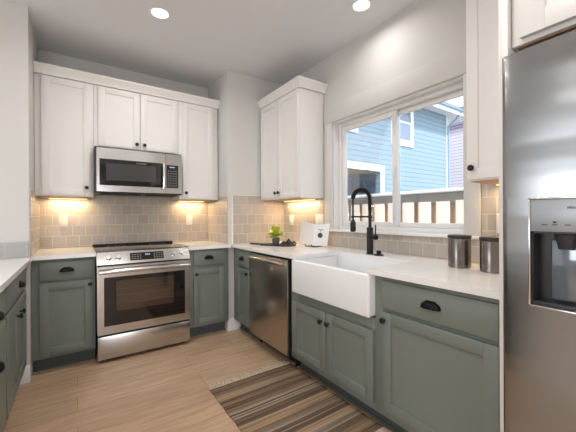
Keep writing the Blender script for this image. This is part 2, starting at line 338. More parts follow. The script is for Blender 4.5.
# kitchen window: casing, stool, frame, two sashes
struct(MB().fbox(RIGHT(XR), WY0 - .06, WY0 + .040, WZ0 + .006, WZ1, 0, .018, .003).fbox(RIGHT(XR), WY1, WY1 + .115, WZ0 + .006, WZ1, 0, .018, .003).fbox(RIGHT(XR), WY0 - .06, WY1 + .115, WZ1, WZ1 + .165, 0, .022, .003).build('trim_1', m_wall))
struct(MB().box(XR - .035, 2.10, WY0 - .06, WY1 + .03, 1.060, 1.080, .003).build('trim_2', m_trim))
win = struct(bpy.data.objects.new('window_1', None)); COL.objects.link(win); win.location = (2.11, 1.6, WZ0)
b = MB()
b.box(XR + .004, 2.19, WY1 - .012, WY1, WZ0 + .006, WZ1).box(XR + .004, 2.19, WY0, WY0 + .012, WZ0 + .006, WZ1).box(XR + .004, 2.19, WY0 + .012, WY1 - .012, WZ1 - .012, WZ1)
b.build('jamb_liner', m_trim, win)
FY0, FY1, FZ0, FZ1 = WY0 + .012, WY1 - .012, 1.081, WZ1 - .012
def ring(b, x0, x1, y0, y1, z0, z1, w, bev=.003, wb=None):
    wb = wb or w
    return b.box(x0, x1, y0, y0 + w, z0, z1, bev).box(x0, x1, y1 - w, y1, z0, z1, bev).box(x0, x1, y0 + w, y1 - w, z1 - w, z1, bev).box(x0, x1, y0 + w, y1 - w, z0, z0 + wb, bev)
ring(MB(), 2.095, 2.18, FY0, FY1, FZ0, FZ1, .032).build('window_frame', m_trim, win)
s1 = ring(MB(), 2.108, 2.135, 1.555, FY1 - .034, FZ0 + .033, FZ1 - .033, .042).build('sash', m_trim, win)
MB().box(2.119, 2.124, 1.597, FY1 - .076, FZ0 + .075, FZ1 - .075).build('glass', m_pane, s1)
s2 = ring(MB(), 2.140, 2.168, FY0 + .034, 1.60, FZ0 + .033, FZ1 - .033, .038).build('sash', m_trim, win)
MB().box(2.152, 2.157, FY0 + .072, 1.562, FZ0 + .071, FZ1 - .071).build('glass', m_pane, s2)
MB().box(2.092, 2.108, 1.565, 1.582, 1.52, 1.60, .003).build('latch', m_trim, s1)

# windows of the great room (behind the camera) : frames only, daylight comes through
w2 = struct(ring(ring(MB(), -4.55, -4.50, .6, 1.6, .95, 2.25, .06), -4.55, -4.50, 1.6, 2.6, .95, 2.25, .06).build('window_2', m_trim))
b = MB()
for k in range(3): 
    x0 = -3.0 + 1.2 * k
    b.box(x0, x0 + .07, -4.56, -4.5, .2, 2.3).box(x0 + 1.13, x0 + 1.2, -4.56, -4.5, .2, 2.3).box(x0 + .07, x0 + 1.13, -4.56, -4.5, 2.22, 2.3).box(x0 + .07, x0 + 1.13, -4.56, -4.5, .2, .28)
struct(b.build('window_3', m_trim))

# ------------------------------------------------------------------ cabinet builders
def knob_mb(fr, a, z, d=0):
    return MB().lathe([(.006, 0), (.006, .012), (.0155, .017), (.016, .024), (.011, .029), (.001, .030)], at(fr, a, z, d), fr[2], 16)
def cup_mb(fr, a, z, d=0, w=.048, h=.034, dp=.026):
    m = MB(); bm = m.bm; A, B = 14, 7; grid = []
    for j in range(B + 1):
        ph = j / B * PI / 2; row = []
        for i in range(A + 1):
            th = i / A * PI
            row.append(bm.verts.new(at(fr, a + w * math.cos(th), z - h * .5 + h * math.sin(th) ** .7 * math.cos(ph), d + .001 + dp * math.sin(ph) * math.sin(th) ** .5)))
        grid.append(row)
    fs = []
    for j in range(B):
        for i in range(A): fs.append(bm.faces.new([grid[j][i], grid[j][i + 1], grid[j + 1][i + 1], grid[j + 1][i]]))
    bmesh.ops.solidify(bm, geom=fs, thickness=.0022)
    m.fbox(fr, a - w * .55, a + w * .55, z + h * .44, z + h * .56, d, d + .004, .001)
    return m
def shaker_mb(fr, a0, a1, z0, z1, rail=.056, t=.020, rec=.009):
    m = MB()
    m.fbox(fr, a0, a0 + rail, z0, z1, -t, 0, .0015).fbox(fr, a1 - rail, a1, z0, z1, -t, 0, .0015)
    m.fbox(fr, a0 + rail, a1 - rail, z0, z0 + rail, -t, 0, .0015).fbox(fr, a0 + rail, a1 - rail, z1 - rail, z1, -t, 0, .0015)
    m.fbox(fr, a0 + rail, a1 - rail, z0 + rail, z1 - rail, -t, -rec)
    return m
def door(fr, root, mat, a0, a1, z0, z1, knob=None, rail=.056):
    o = shaker_mb(fr, a0, a1, z0, z1, rail).build('door', mat, root)
    if knob: knob_mb(fr, *knob).build('knob', m_black, o)
    return o
def drawer(fr, root, mat, a0, a1, z0, z1, pull=None):
    o = MB().fbox(fr, a0, a1, z0, z1, -.020, 0, .003).build('drawer', mat, root)
    if pull: cup_mb(fr, *pull).build('cup_pull', m_black, o)
    return o
def cab(name, label, fr, a0, a1, z0, z1, depth, mat, loc_z=0, kick=None, fronts=(), group=None, under=False):
    c = at(fr, (a0 + a1) / 2, loc_z, -depth / 2)
    root = thing(name, label, 'cabinet', c, group)
    MB().fbox(fr, a0, a1, z0, z1, -depth, -.0205, .001).build('carcass', mat, root)
    if under: MB().fbox(fr, a0 + .012, a1 - .012, z0 - .0035, z0 - .0003, -depth + .004, -.032).build('underside', m_maple, root)
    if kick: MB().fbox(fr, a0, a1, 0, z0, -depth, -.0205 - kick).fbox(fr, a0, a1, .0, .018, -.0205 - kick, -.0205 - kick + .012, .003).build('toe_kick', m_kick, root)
    for k in fronts:
        if k[0] == 'door': door(fr, root, mat, *k[1:])
        else: drawer(fr, root, mat, *k[1:])
    return root

# base cabinets
fb = BACK(3.02)
cab('base_cabinet', 'sage green base cabinet with one drawer left of the range', fb, XS + .003, .126, .115, .8825, .62, m_green, kick=.085,
    fronts=[('drawer', -.236, .108, .716, .857, (-.064, .795)), ('door', -.236, .108, .140, .694, (.089, .662))])
cab('base_cabinet', 'sage green base cabinet with one drawer right of the range', fb, .897, XC - .010, .115, .8825, .62, m_green, kick=.085,
    fronts=[('drawer', .943, 1.262, .722, .866, (1.096, .800)), ('door', .943, 1.262, .150, .690, (.966, .640))])
XF = 1.3405
fr_ = RIGHT(1.362)
cab('base_cabinet', 'narrow sage green base cabinet between wall corner and dishwasher', fr_, 2.650, YC - .012, .115, .8825, .655, m_green, kick=.085,
    fronts=[('drawer', 2.668, 2.955, .712, .860, (2.815, .790)), ('door', 2.668, 2.955, .150, .690, (2.700, .650))])
cab('sink_cabinet', 'sage green sink cabinet with two doors under the white farmhouse sink', fr_, 1.164, 1.985, .115, .632, .655, m_green, kick=.085,
    fronts=[('door', 1.566, 1.957, .160, .566, (1.606, .498)), ('door', 1.168, 1.560, .160, .566, (1.535, .498))])
MB().fbox(fr_, 1.918, 1.985, .6325, .8825, -.60, -.0205).build('filler_strip', m_green, [o for o in COL.objects if o.name.startswith('sink_cabinet')][0])
cab('base_cabinet', 'wide sage green base cabinet between the sink and the refrigerator', fr_, .499, 1.162, .115, .8825, .655, m_green, kick=.085,
    fronts=[('drawer', .540, 1.104, .712, .858, (.820, .792)), ('door', .540, 1.104, .160, .690, (1.085, .648))])
fl = LEFT(-.300)
cab('base_cabinet', 'sage green two door base cabinet under the left counter by the wall end', fl, 2.135, YS - .020, .115, .8825, .60, m_green, kick=.085,
    fronts=[('drawer', 2.150, 2.900, .712, .852, (2.60, .786)), ('door', 2.525, 2.900, .160, .690, (2.59, .612)), ('door', 2.150, 2.519, .160, .690, (2.47, .612))])
cab('base_cabinet', 'sage green drawer cabinet at the left edge, nearest under the left counter', fl, 1.50, 2.130, .115, .8825, .60, m_green, kick=.085,
    fronts=[('drawer', 1.515, 2.115, .712, .852, (1.892, .770)), ('drawer', 1.515, 2.115, .160, .690, (1.892, .540))])

# worktops
def slab(name, label, pts, z0=.884, z1=.914):
    o = MB().prism([(x, y, z0) for x, y in pts], (0, 0, z1 - z0)).build(name, m_quartz)
    cx = sum(p[0] for p in pts) / len(pts); cy = sum(p[1] for p in pts) / len(pts)
    recenter(o, (cx, cy, z0)); return tag(o, label, 'countertop')
slab('countertop', 'short white quartz countertop left of the range', [(XS + .001, 2.990), (.130, 2.990), (.130, YN - .001), (XS + .001, YN - .001)])
slab('countertop', 'short white quartz countertop right of the range', [(.892, 2.990), (XC - .001, 2.990), (XC - .001, YN - .001), (.892, YN - .001)])
SY0, SY1, SXB = 1.190, 1.885, 1.790
slab('countertop', 'long white quartz countertop around the farmhouse sink under the window', [(XF, .498), (XR - .001, .498), (XR - .001, YC - .001), (XF, YC - .001), (XF, SY1), (SXB, SY1), (SXB, SY0), (XF, SY0)])
slab('countertop', 'white quartz countertop at the left edge against the wall end', [(-1.0, 1.2), (-.272, 1.2), (-.272, YS - .001), (-1.0, YS - .001)])
# support panel for the near end of the left counter (out of frame)
tag(recenter(MB().box(-.92, -.32, 1.22, 1.24, 0, .8835).build('end_panel', m_green), (-.62, 1.23, 0)), 'sage green end panel carrying the near end of the left counter', 'panel')

# wall cabinets
fu = BACK(3.30)
UZ0, UZ1 = 1.388, 2.41
cab('wall_cabinet', 'white single door wall cabinet left of the microwave', fu, XS + .002, .130, UZ0, UZ1, .345, m_white, UZ0,
    fronts=[('door', -.240, .110, UZ0 + .008, 2.403, (.076, 1.468))], under=True)
cab('wall_cabinet', 'white double door wall cabinet above the microwave', fu, .132, .888, 1.840, UZ1, .345, m_white, 1.84,
    fronts=[('door', .166, .514, 1.857, 2.403, (.484, 1.903)), ('door', .520, .866, 1.857, 2.403, (.552, 1.903))])
cab('wall_cabinet', 'white single door wall cabinet right of the microwave', fu, .890, XC - .012, UZ0, UZ1, .345, m_white, UZ0,
    fronts=[('door', .922, 1.256, UZ0 + .008, 2.403, (.952, 1.455))], under=True)
crown = [(0, 2.4105), (.022, 2.4105), (.024, 2.425), (.034, 2.440), (.050, 2.470), (.054, 2.474), (.054, 2.490), (0, 2.490)]
tag(recenter(MB().sweep([(XS + .001, 3.322), (XC - .003, 3.322)], crown).box(XS + .012, XC - .014, 3.322, 3.63, 2.4105, 2.44).build('crown_molding', m_white), (.52, 3.322, 2.41)), 'white crown molding along the wall cabinets above the range', 'molding')
fru = RIGHT(1.710)
cab('wall_cabinet', 'white double door wall cabinet in the corner left of the window', fru, 2.335, YC - .012, UZ0 - .008, UZ1, .315, m_white, UZ0 - .008,
    fronts=[('door', 2.345, 2.692, UZ0 + .004, 2.403, (2.724 - .06, 1.445)), ('door', 2.698, 3.046, UZ0 + .004, 2.403, (2.726, 1.445))], under=True)
tag(recenter(MB().sweep([(1.732, YC - .003), (1.732, 2.333), (XR - .003, 2.333)], crown).build('crown_molding', m_white), (1.732, 2.333, 2.41)), 'white crown molding wrapping the corner wall cabinet left of the window', 'molding')
cab('wall_cabinet', 'white single door wall cabinet between the window and the refrigerator', fru, .499, .832, UZ0, UZ1, .315, m_white, UZ0,
    fronts=[('door', .515, .826, UZ0 + .008, 2.403, (.797, 1.454))], under=True)
tag(recenter(MB().sweep([(1.732, .832), (1.732, .500)], crown).build('crown_molding', m_white), (1.732, .7, 2.41)), 'white crown molding on the wall cabinet right of the window', 'molding')
tag(recenter(MB().box(1.262, XR - .010, .468, .498, 0, 2.49, .001).build('tall_panel', m_white), (1.66, .485, 0)), 'tall white end panel between countertop and refrigerator', 'panel')
cab('wall_cabinet', 'white wall cabinet over the refrigerator', RIGHT(1.270), -.46, .4665, 1.806, 2.49, .70, m_white, 1.806,
    fronts=[('door', .012, .436, 1.822, 2.45, None, .070), ('door', -.44, .006, 1.822, 2.45, None, .070)], under=True)

# under-cabinet lights
def led(label, x0, x1, y0, y1, z, power):
    t = thing('cabinet_light', label, 'light', ((x0 + x1) / 2, (y0 + y1) / 2, z), 'slim lights under the wall cabinets')
    MB().box(x0, x1, y0, y1, z - .004, z, .001).build('housing', m_plate, t)
    MB().box(x0 + .004, x1 - .004, y0 + .004, y1 - .004, z - .0065, z - .0041).build('diffuser', m_led, t)
    L = add_light('led_glow', 'AREA', (0, 0, -.010), power, (1, .70, .38), (0, 0, -1), shape='RECTANGLE', size=x1 - x0, size_y=y1 - y0); L.parent = t
led('slim light glowing under the wall cabinet left of the microwave', -.21, .09, 3.565, 3.595, UZ0 - .004, 1.75)
led('slim light glowing under the wall cabinet right of the microwave', .95, 1.24, 3.565, 3.595, UZ0 - .004, 1.75)
led('slim light glowing under the corner wall cabinet left of the window', 1.955, 1.985, 2.42, 2.95, UZ0 - .012, 2.7)
led('slim light glowing under the wall cabinet beside the refrigerator', 1.955, 1.985, .53, .79, UZ0 - .004, 1.2)

# ------------------------------------------------------------------ range
fx = BACK(2.96)
R0, R1 = .135, .887
rg = thing('range', 'stainless steel electric range with black oven window', 'range', (.511, 3.30, 0))
MB().box(R0 + .004, R1 - .004, 2.9905, 3.60, .045, .811).box(R0 + .004, R1 - .004, 3.041, 3.60, .8112, .914).build('body', m_darkpl, rg)
for x in (R0 + .05, R1 - .05):
    for y in (3.04, 3.55): MB().lathe([(.018, 0), (.018, .045)], (x, y, 0)).build('foot', m_black, rg)
MB().fbox(fx, R0 + .002, R1 - .002, .032, .221, -.025, 0, .004).build('storage_drawer', m_steel, rg)
b = MB(); dz0, dz1 = .236, .797
b.fbox(fx, R0, .184, dz0, dz1, -.025, 0).fbox(fx, .840, R1, dz0, dz1, -.025, 0).fbox(fx, .184, .840, dz0, .302, -.025, 0).fbox(fx, .184, .840, .706, dz1, -.025, 0)
od = b.build('oven_door', m_steel, rg)
b = MB(); b.fbox(fx, .184, .272, .302, .706, -.024, -.003).fbox(fx, .742, .840, .302, .706, -.024, -.003).fbox(fx, .272, .742, .302, .412, -.024, -.003).fbox(fx, .272, .742, .671, .706, -.024, -.003)
b.build('black_border', m_blackgl, od)
MB().fbox(fx, .2725, .7415, .4125, .6705, -.012, -.004).build('oven_window', m_tint, od)
b = MB()   # oven interior seen through the window
b.box(.26, .755, 2.9858, 2.990, .40, .685)
b.build('oven_interior', m_ovenin, rg)
b = MB()
for z in (.47, .545, .60): b.tube([(.275, 2.978, z), (.74, 2.978, z)], .0025, 6)
b.build('oven_rack', m_wire, rg)
b = MB(); b.tube([(R0 + .012, 2.912, .757), (.3, 2.905, .762), (.511, 2.903, .763), (.72, 2.905, .762), (R1 - .012, 2.912, .757)], .018, 14)
for x in (R0 + .03, R1 - .03): b.tube([(x, 2.912, .757), (x, 2.96, .757)], .011, 10)
b.build('door_handle', m_chrome, od)
# slanted control panel
A0, A1 = Vector((0, 2.957, .812)), Vector((0, 3.010, .914))
b = MB(); b.prism([(R0 - .002, 2.957, .812), (R0 - .002, 3.010, .914), (R0 - .002, 3.04, .914), (R0 - .002, 3.04, .812)], (R1 - R0 + .004, 0, 0))
cp = b.build('control_panel', m_steel, rg)
pd = (A1 - A0).normalized(); pn = Vector((0, -pd.z, pd.y)); 
def onp(x, t, d=0): return Vector((x, 0, 0)) + A0 + pd * t + pn * d
def pbox(m, x0, x1, t0, t1, d0, d1):
    return m.hexa([onp(x0, t0, d0), onp(x1, t0, d0), onp(x1, t0, d1), onp(x0, t0, d1), onp(x0, t1, d0), onp(x1, t1, d0), onp(x1, t1, d1), onp(x0, t1, d1)])
dp_ = pbox(MB(), .381, .655, .022, .092, -.002, .0012).build('display', m_blackgl, cp)
for x_ in (.396, .572):
    b = MB()
    for i in range(4):
        for j in range(3): pbox(b, x_ + i * .0205, x_ + .011 + i * .0205, .034 + j * .019, .040 + j * .019, .001, .0019)
    b.build('touch_keys', m_btn, dp_)
b = MB()
for i in range(3): pbox(b, .502 + i * .014, .512 + i * .014, .064, .078, .001, .0019)
b.build('clock_digits', m_disp, dp_)
for x in (.217, .292, .742, .810):
    k = MB().lathe([(.026, 0), (.026, .004), (.021, .006), (.0195, .026), (.017, .030), (.001, .0305)], onp(x, .058), pn, 24).build('burner_knob', m_chrome, cp)
ct = MB().box(R0 - .002, R1 + .002, 3.005, 3.615, .9145, .924, .002).build('cooktop', m_cook, rg)
MB().box(R0 - .004, R1 + .004, 3.612, 3.640, .9145, .934, .003).build('rear_trim', m_gasket, rg)
for x, y, r in ((.32, 3.17, .10), (.70, 3.17, .115), (.32, 3.46, .08), (.70, 3.46, .08)):
    b = MB(); n = 40; v0 = [b.bm.verts.new((x + r * math.cos(2 * PI * k / n), y + r * math.sin(2 * PI * k / n), .9243)) for k in range(n)]; v1 = [b.bm.verts.new((x + (r - .003) * math.cos(2 * PI * k / n), y + (r - .003) * math.sin(2 * PI * k / n), .9243)) for k in range(n)]
    for k in range(n): b.bm.faces.new([v0[k], v0[(k + 1) % n], v1[(k + 1) % n], v1[k]])
    b.build('burner_ring', m_btn, ct)

# ------------------------------------------------------------------ microwave
fm = BACK(3.215)
mw = thing('microwave', 'stainless steel over the range microwave with vertical bar handle', 'microwave', (.511, 3.43, 1.425))
MB().box(.134, .886, 3.2345, 3.64, 1.425, 1.838).box(.134, .147, 3.217, 3.2343, 1.436, 1.828).build('housing', m_darkpl, mw)
b = MB(); z0, z1 = 1.436, 1.828
b.fbox(fm, .148, .170, z0, z1, -.019, 0).fbox(fm, .170, .728, z0, 1.492, -.019, 0).fbox(fm, .170, .728, 1.730, z1, -.019, 0)
md = b.build('door', m_steel, mw)
b = MB(); b.fbox(fm, .170, .728, 1.492, 1.540, -.019, -.001).fbox(fm, .170, .728, 1.695, 1.730, -.019, -.001).fbox(fm, .170, .222, 1.540, 1.695, -.019, -.001).fbox(fm, .640, .728, 1.540, 1.695, -.019, -.001)
b.build('black_border', m_blackgl, md)
MB().fbox(fm, .222, .640, 1.540, 1.695, -.019, -.003).build('door_window', pbr('mesh_window', (66, 66, 68), .12, coat=.5), md)
b = MB(); b.tube([at(fm, .706, 1.475, .036), at(fm, .706, 1.52, .043), at(fm, .706, 1.60, .046), at(fm, .706, 1.68, .043), at(fm, .706, 1.725, .036)], .0125, 14)
for z in (1.485, 1.715): b.tube([at(fm, .706, z, .036), at(fm, .706, z, -.002)], .008, 10)
b.build('handle', m_chrome, md)
text_mesh('lettering', 'FRIGIDAIRE', .017, at(fm, .468, 1.704, .0), (1, 0, 0), (0, 0, 1), m_btn, md)
b = MB(); b.fbox(fm, .731, .886, z0, 1.492, -.019, 0).fbox(fm, .731, .886, 1.720, z1, -.019, 0).fbox(fm, .852, .886, 1.492, 1.720, -.019, 0).fbox(fm, .731, .737, 1.492, 1.720, -.019, 0)
mp_ = b.build('control_surround', m_steel, mw)
kp = MB().fbox(fm, .737, .852, 1.492, 1.720, -.019, -.001).build('keypad', m_blackgl, mp_)
b = MB()
for i in range(4):
    for j in range(7): b.fbox(fm, .752 + i * .024, .764 + i * .024, 1.512 + j * .024, 1.519 + j * .024, -.001, .0004)
b.build('keys', m_btn, kp)
MB().fbox(fm, .768, .818, 1.693, 1.704, -.001, .0004).build('clock_display', m_disp, kp)
b = MB(); b.box(.140, .884, 3.217, 3.238, 1.4255, 1.4355)
for i in range(2): b.box(.18 + i * .39, .52 + i * .34, 3.28, 3.42, 1.421, 1.4252, .001)
b.build('bottom_grille', m_gasket, mw)

# ------------------------------------------------------------------ dishwasher
dw = thing('dishwasher', 'stainless steel dishwasher with bowed handle beside the sink', 'dishwasher', (1.68, 2.32, 0))
MB().box(1.3725, 1.98, 1.992, 2.642, .10, .868).build('tub', m_gasket, dw)
fd = RIGHT(1.350)
b = MB(); b.fbox(fd, 1.997, 2.638, .112, .862, -.021, 0, .004)
dd = b.build('door', m_steel_dw, dw)
b = MB(); n = 18
pts = [(1.348 - .010 - .034 * math.sin(PI * i / n) ** .6, 2.030 + .575 * i / n, .826 + .008 * math.sin(PI * i / n)) for i in range(n + 1)]
b.tube(pts, .0165, 14)
for y in (2.036, 2.599): b.tube([(1.336, y, .826), (1.353, y, .826)], .014, 12)
b.build('handle', m_steel, dd)
MB().box(1.478, 1.50, 1.997, 2.638, 0, .10).build('toe_kick', m_gasket, dw)
for y in (2.03, 2.61): MB().lathe([(.014, 0), (.014, .10)], (1.462, y, 0), seg=12).build('foot', m_black, dw)

# ------------------------------------------------------------------ farmhouse sink
sk = thing('farmhouse_sink', 'white fireclay apron front sink under the window', 'sink', (1.54, 1.49, .645))
b = MB(); sx0, sx1, sy0, sy1, sz0, sz1 = 1.330, 1.810, 1.166, 1.914, .637, .8835
w = .022
b.box(sx0, sx0 + w + .01, sy0, sy1, sz0, sz1, .015, 4)
b.box(sx0 + .02, sx1, sy0, sy0 + w, sz0 + .01, sz1, .006, 3).box(sx0 + .02, sx1, sy1 - w, sy1, sz0 + .01, sz1, .006, 3).box(sx1 - w, sx1, sy0 + .01, sy1 - .01, sz0 + .01, sz1, .006, 3)
b.box(sx0 + .02, sx1 - .01, sy0 + .01, sy1 - .01, sz0 + .004, sz0 + .03, .004)
b.build('basin', m_ceramic, sk)
MB().lathe([(.045, 0), (.045, .002), (.030, .003), (.02, .001)], (1.56, 1.49, sz0 + .0302)).build('drain', m_chrome, sk)

# ------------------------------------------------------------------ faucet
FX, FY = 1.850, 1.605
fc = thing('faucet', 'matte black spring neck kitchen faucet behind the sink', 'faucet', (FX, FY, .914))
MB().lathe([(.029, 0), (.029, .006), (.025, .008), (.0245, .20), (.022, .204), (.016, .206)], (FX, FY, .914)).build('body', m_black, fc)
MB().tube([(FX, FY, 1.10), (FX, FY, 1.30)], .012, 14).build('riser', m_black, fc)
rad = .065; dirx, diry = -.85, .53
def arch(t):   # t 0..1 over the neck
    if t < .16: return Vector((FX, FY, 1.25 + t / .16 * .085))
    if t < .86:
        a = PI * (t - .16) / .70; o = rad * (1 - math.cos(a)); return Vector((FX + dirx * o, FY + diry * o, 1.335 + rad * 1.08 * math.sin(a)))
    o = 2 * rad; return Vector((FX + dirx * o, FY + diry * o, 1.335 - (t - .86) / .14 * .05))
MB().tube([arch(i / 48) for i in range(49)], [.0125 if i < 41 else .007 for i in range(49)], 12).build('hose', m_gasket, fc)
cp_, turns, N_ = [], 42, 42 * 9
for i in range(N_ + 1):
    t = i / N_ * .86; p = arch(t); q = arch(min(t + .01, 1)); tg = (q - p).normalized() if t < .99 else Vector((0, 0, -1))
    sd = Vector((-diry, dirx, 0)); nn = tg.cross(sd); ang = t * turns * 2 * PI
    cp_.append(p + (sd * math.cos(ang) + nn * math.sin(ang)) * .0155)
MB().tube(cp_, .0028, 6).build('spring', m_black, fc)
tx, ty = FX + dirx * 2 * rad, FY + diry * 2 * rad
MB().lathe([(.012, 0), (.019, .006), (.0215, .015), (.0205, .070), (.016, .085), (.008, .092)], (tx, ty, 1.085)).tube([(tx, ty, 1.17), (tx, ty, 1.29)], .007, 12).build('spray_head', m_black, fc)
b = MB(); b.tube([(FX, FY, 1.200), (tx, ty, 1.200)], .0065, 10).lathe([(.017, 0), (.017, .02)], (FX, FY, 1.190), seg=16).lathe([(.014, 0), (.014, .014)], (tx, ty, 1.193), seg=16)
b.build('holder_arm', m_black, fc)
b = MB(); b.tube([(FX - .004, FY - .01, 1.045), (FX - .012, FY - .072, 1.045)], .018, 14).tube([(FX - .010, FY - .060, 1.05), (FX - .012, FY - .064, 1.14)], .0048, 10)
b.build('lever', m_black, fc)
sb = thing('sink_button', 'small round black air switch button beside the faucet', 'button', (1.845, 1.518, .914))
MB().lathe([(.036, 0), (.036, .005), (.030, .009), (.018, .010)], (1.845, 1.518, .914)).build('flange', m_black, sb)
MB().lathe([(.017, 0), (.017, .022), (.012, .026)], (1.845, 1.518, .9235)).build('push_cap', m_black, sb)

# ------------------------------------------------------------------ canisters, cookbook, tray with plant
def canister(label, x, y, r, h):
    t = thing('canister', label, 'canister', (x, y, .914), 'steel canisters beside the refrigerator')
    MB().lathe([(r - .004, 0), (r, .003), (r, h - .004), (r - .002, h)], (x, y, .914), seg=40).build('jar', m_canister, t)
    MB().lathe([(r + .0015, 0), (r + .003, .002), (r + .003, .014), (r, .018), (r * .5, .0195), (.001, .0195)], (x, y, .914 + h), seg=40).build('lid', m_lid, t)
canister('brushed steel canister with dark lid, in front of the window casing', 1.795, .908, .0575, .165)
canister('brushed steel canister with dark lid, the one touching the refrigerator panel in view', 1.785, .734, .0575, .162)

bk = thing('cookbook', 'open white cookbook propped on the counter left of the sink', 'book', (1.87, 2.33, .914))
# two page blocks hinged at the spine, the spine towards the room, leaning back a little
spine0 = Vector((1.832, 2.285, .9262)); lean = Vector((.15, 0, .9887))
def page(dir_, wdt, hgt, lift):
    d = Vector(dir_).normalized(); n = d.cross(lean).normalized()
    if n.x > 0: n = -n
    o = spine0
    return [o, o + d * wdt, o + d * wdt + lean * (hgt + lift), o + lean * hgt], n
P1, n1 = page((.12, .99, 0), .262, .206, .030)
P2, n2 = page((.78, -.62, 0), .140, .206, .004)
lp = MB().prism(P1, -n1 * .010).build('left_pages', m_paper, bk)
rpg = MB().prism(P2, -n2 * .010).build('right_pages', m_paper, bk)
d2 = (P2[1] - P2[0]).normalized(); ctr = P2[0] + d2 * .062 + lean * .098 + n2 * .0008
b = MB(); b.lathe([(.024, 0), (.024, .0006)], ctr, n2, 24); b.tube([ctr + lean * .028, ctr + lean * .056], .0022, 6); b.tube([ctr + lean * .056 - d2 * .024, ctr + lean * .052 + d2 * .024], .0026, 6)
b.build('printed_pendant', m_ink, rpg)
es = thing('book_easel', 'small dark wire easel holding up the open cookbook', 'easel', (1.86, 2.30, .914))
b = MB()
for dy in (-.020, .060):
    x = 1.815 + (.012 if dy < 0 else 0)
    b.tube([(x + .10, 2.29 + dy, .9184), (x, 2.29 + dy, .9184), (x - .014, 2.29 + dy, .922), (x - .018, 2.29 + dy, .940)], .004, 8)
b.tube([(1.870, 2.262, .9184), (1.870, 2.358, .9184)], .004, 8)
b.build('wire_base', m_black, es)

ty_ = thing('serving_board', 'dark slate serving board with handle on the corner counter', 'board', (1.62, 2.62, .914))
ang = math.radians(-63); ca, sa = math.cos(ang), math.sin(ang)
def loc2(u, v, z): return (1.655 + u * ca - v * sa, 2.640 + u * sa + v * ca, z)
pl = [(-.14, -.085), (.17, -.085), (.19, -.06), (.19, .06), (.17, .085), (-.14, .085), (-.165, .05), (-.19, .020), (-.31, .018), (-.325, 0), (-.31, -.018), (-.19, -.020), (-.165, -.05)]
MB().prism([loc2(u, v, .9145) for u, v in pl], (0, 0, .014)).build('slab', m_slate, ty_)
pp = thing('potted_plant', 'small bright green leafy plant in a grey pot on the slate board', 'plant', loc2(-.005, .0, .929))
px, py, pz = loc2(-.005, 0, .929)
MB().lathe([(.027, 0), (.034, .004), (.040, .055), (.0405, .062), (.036, .062), (.034, .052), (.001, .052)], (px, py, pz), seg=24).build('pot', m_pot, pp)
MB().lathe([(.033, 0), (.001, .003)], (px, py, pz + .0525), seg=16).build('soil', m_soil, pp)
b = MB(); rnd = random.Random(3)
for i in range(36):
    az = rnd.uniform(0, 2 * PI); el = rnd.uniform(.0, 1.15); L = rnd.uniform(.065, .125); hgt = rnd.uniform(.0, .05)
    d = Vector((math.cos(az) * math.cos(el), math.sin(az) * math.cos(el), math.sin(el))); base = Vector((px, py, pz + .055 + hgt)) + d * .012
    side = d.cross(Z).normalized(); up = side.cross(d).normalized(); wd = L * .30
    vs = []
    for s, k in ((0, .1), (.25, .75), (.5, 1), (.75, .72), (1, .03)):
        c = base + d * (L * s) - Z * (.018 * s * s) 
        vs.append((b.bm.verts.new(c + side * wd * k + up * .004 * k), b.bm.verts.new(c - up * .003 * k), b.bm.verts.new(c - side * wd * k + up * .004 * k)))
    for j in range(4):
        b.bm.faces.new([vs[j][0], vs[j + 1][0], vs[j + 1][1], vs[j][1]]); b.bm.faces.new([vs[j][1], vs[j + 1][1], vs[j + 1][2], vs[j][2]])
    b.tube([Vector((px, py, pz + .053)), base], .0013, 5)
b.build('foliage', m_leaf, pp, 60)
nx = thing('napkin', 'rumpled black cloth napkin beside the plant on the slate board', 'napkin', loc2(.10, .0, .929))
b = MB(); n = 16; g = []
for i in range(n + 1):
    row = []
    for j in range(n + 1):
        u = -.06 + .15 * i / n; v = -.055 + .11 * j / n
        e = max(0, 1 - ((u - .015) / .085) ** 2) * max(0, 1 - (v / .062) ** 2)
        z = .931 + e * (.034 + .016 * math.sin(u * 95 + v * 40) + .010 * math.sin(v * 120 - u * 30))
        row.append(b.bm.verts.new(loc2(.125 + u, v, max(z, .9305))))
    g.append(row)
fs = [b.bm.faces.new([g[i][j], g[i + 1][j], g[i + 1][j + 1], g[i][j + 1]]) for i in range(n) for j in range(n)]
bmesh.ops.recalc_face_normals(b.bm, faces=fs); bmesh.ops.solidify(b.bm, geom=fs, thickness=.0015)
b.build('cloth', m_gasket, nx, 60)

# ------------------------------------------------------------------ outlets and switches
def plate(name, label, cat, fr, a, z, kind, w=.072, d=T):
    t = thing(name, label, cat, at(fr, a, z, d), 'white wall plates on the tile backsplash')
    MB().fbox(fr, a - w / 2, a + w / 2, z - .058, z + .058, d + .0004, d + .006, .002).build('cover_plate', m_plate, t)
    n_ = 2 if w > .1 else 1
    for g_ in range(n_):
        c = a + (g_ - (n_ - 1) / 2) * .046
        if kind == 'outlet':
            for s in (-1, 1):
                r = MB().fbox(fr, c - .016, c + .016, z + s * .021 - .014, z + s * .021 + .014, d + .006, d + .0075, .001).build('receptacle', m_plate, t)
                b = MB()
                for q in (-.006, .006): b.fbox(fr, c + q - .0012, c + q + .0012, z + s * .021 - .002, z + s * .021 + .007, d + .0075, d + .0078)
                b.build('slots', m_slot, r)
        else:
            MB().fbox(fr, c - .016, c + .016, z - .033, z + .033, d + .006, d + .009, .002).build('rocker', m_plate, t)
plate('outlet', 'white outlet on the tile left of the range', 'outlet', BACK(YN), -.103, 1.170, 'outlet')
plate('outlet', 'white outlet on the tile right of the range', 'outlet', BACK(YN), 1.088, 1.166, 'outlet')
plate('light_switch', 'white light switch near the tiled corner left of the window', 'switch', RIGHT(XR), 2.900, 1.162, 'switch')
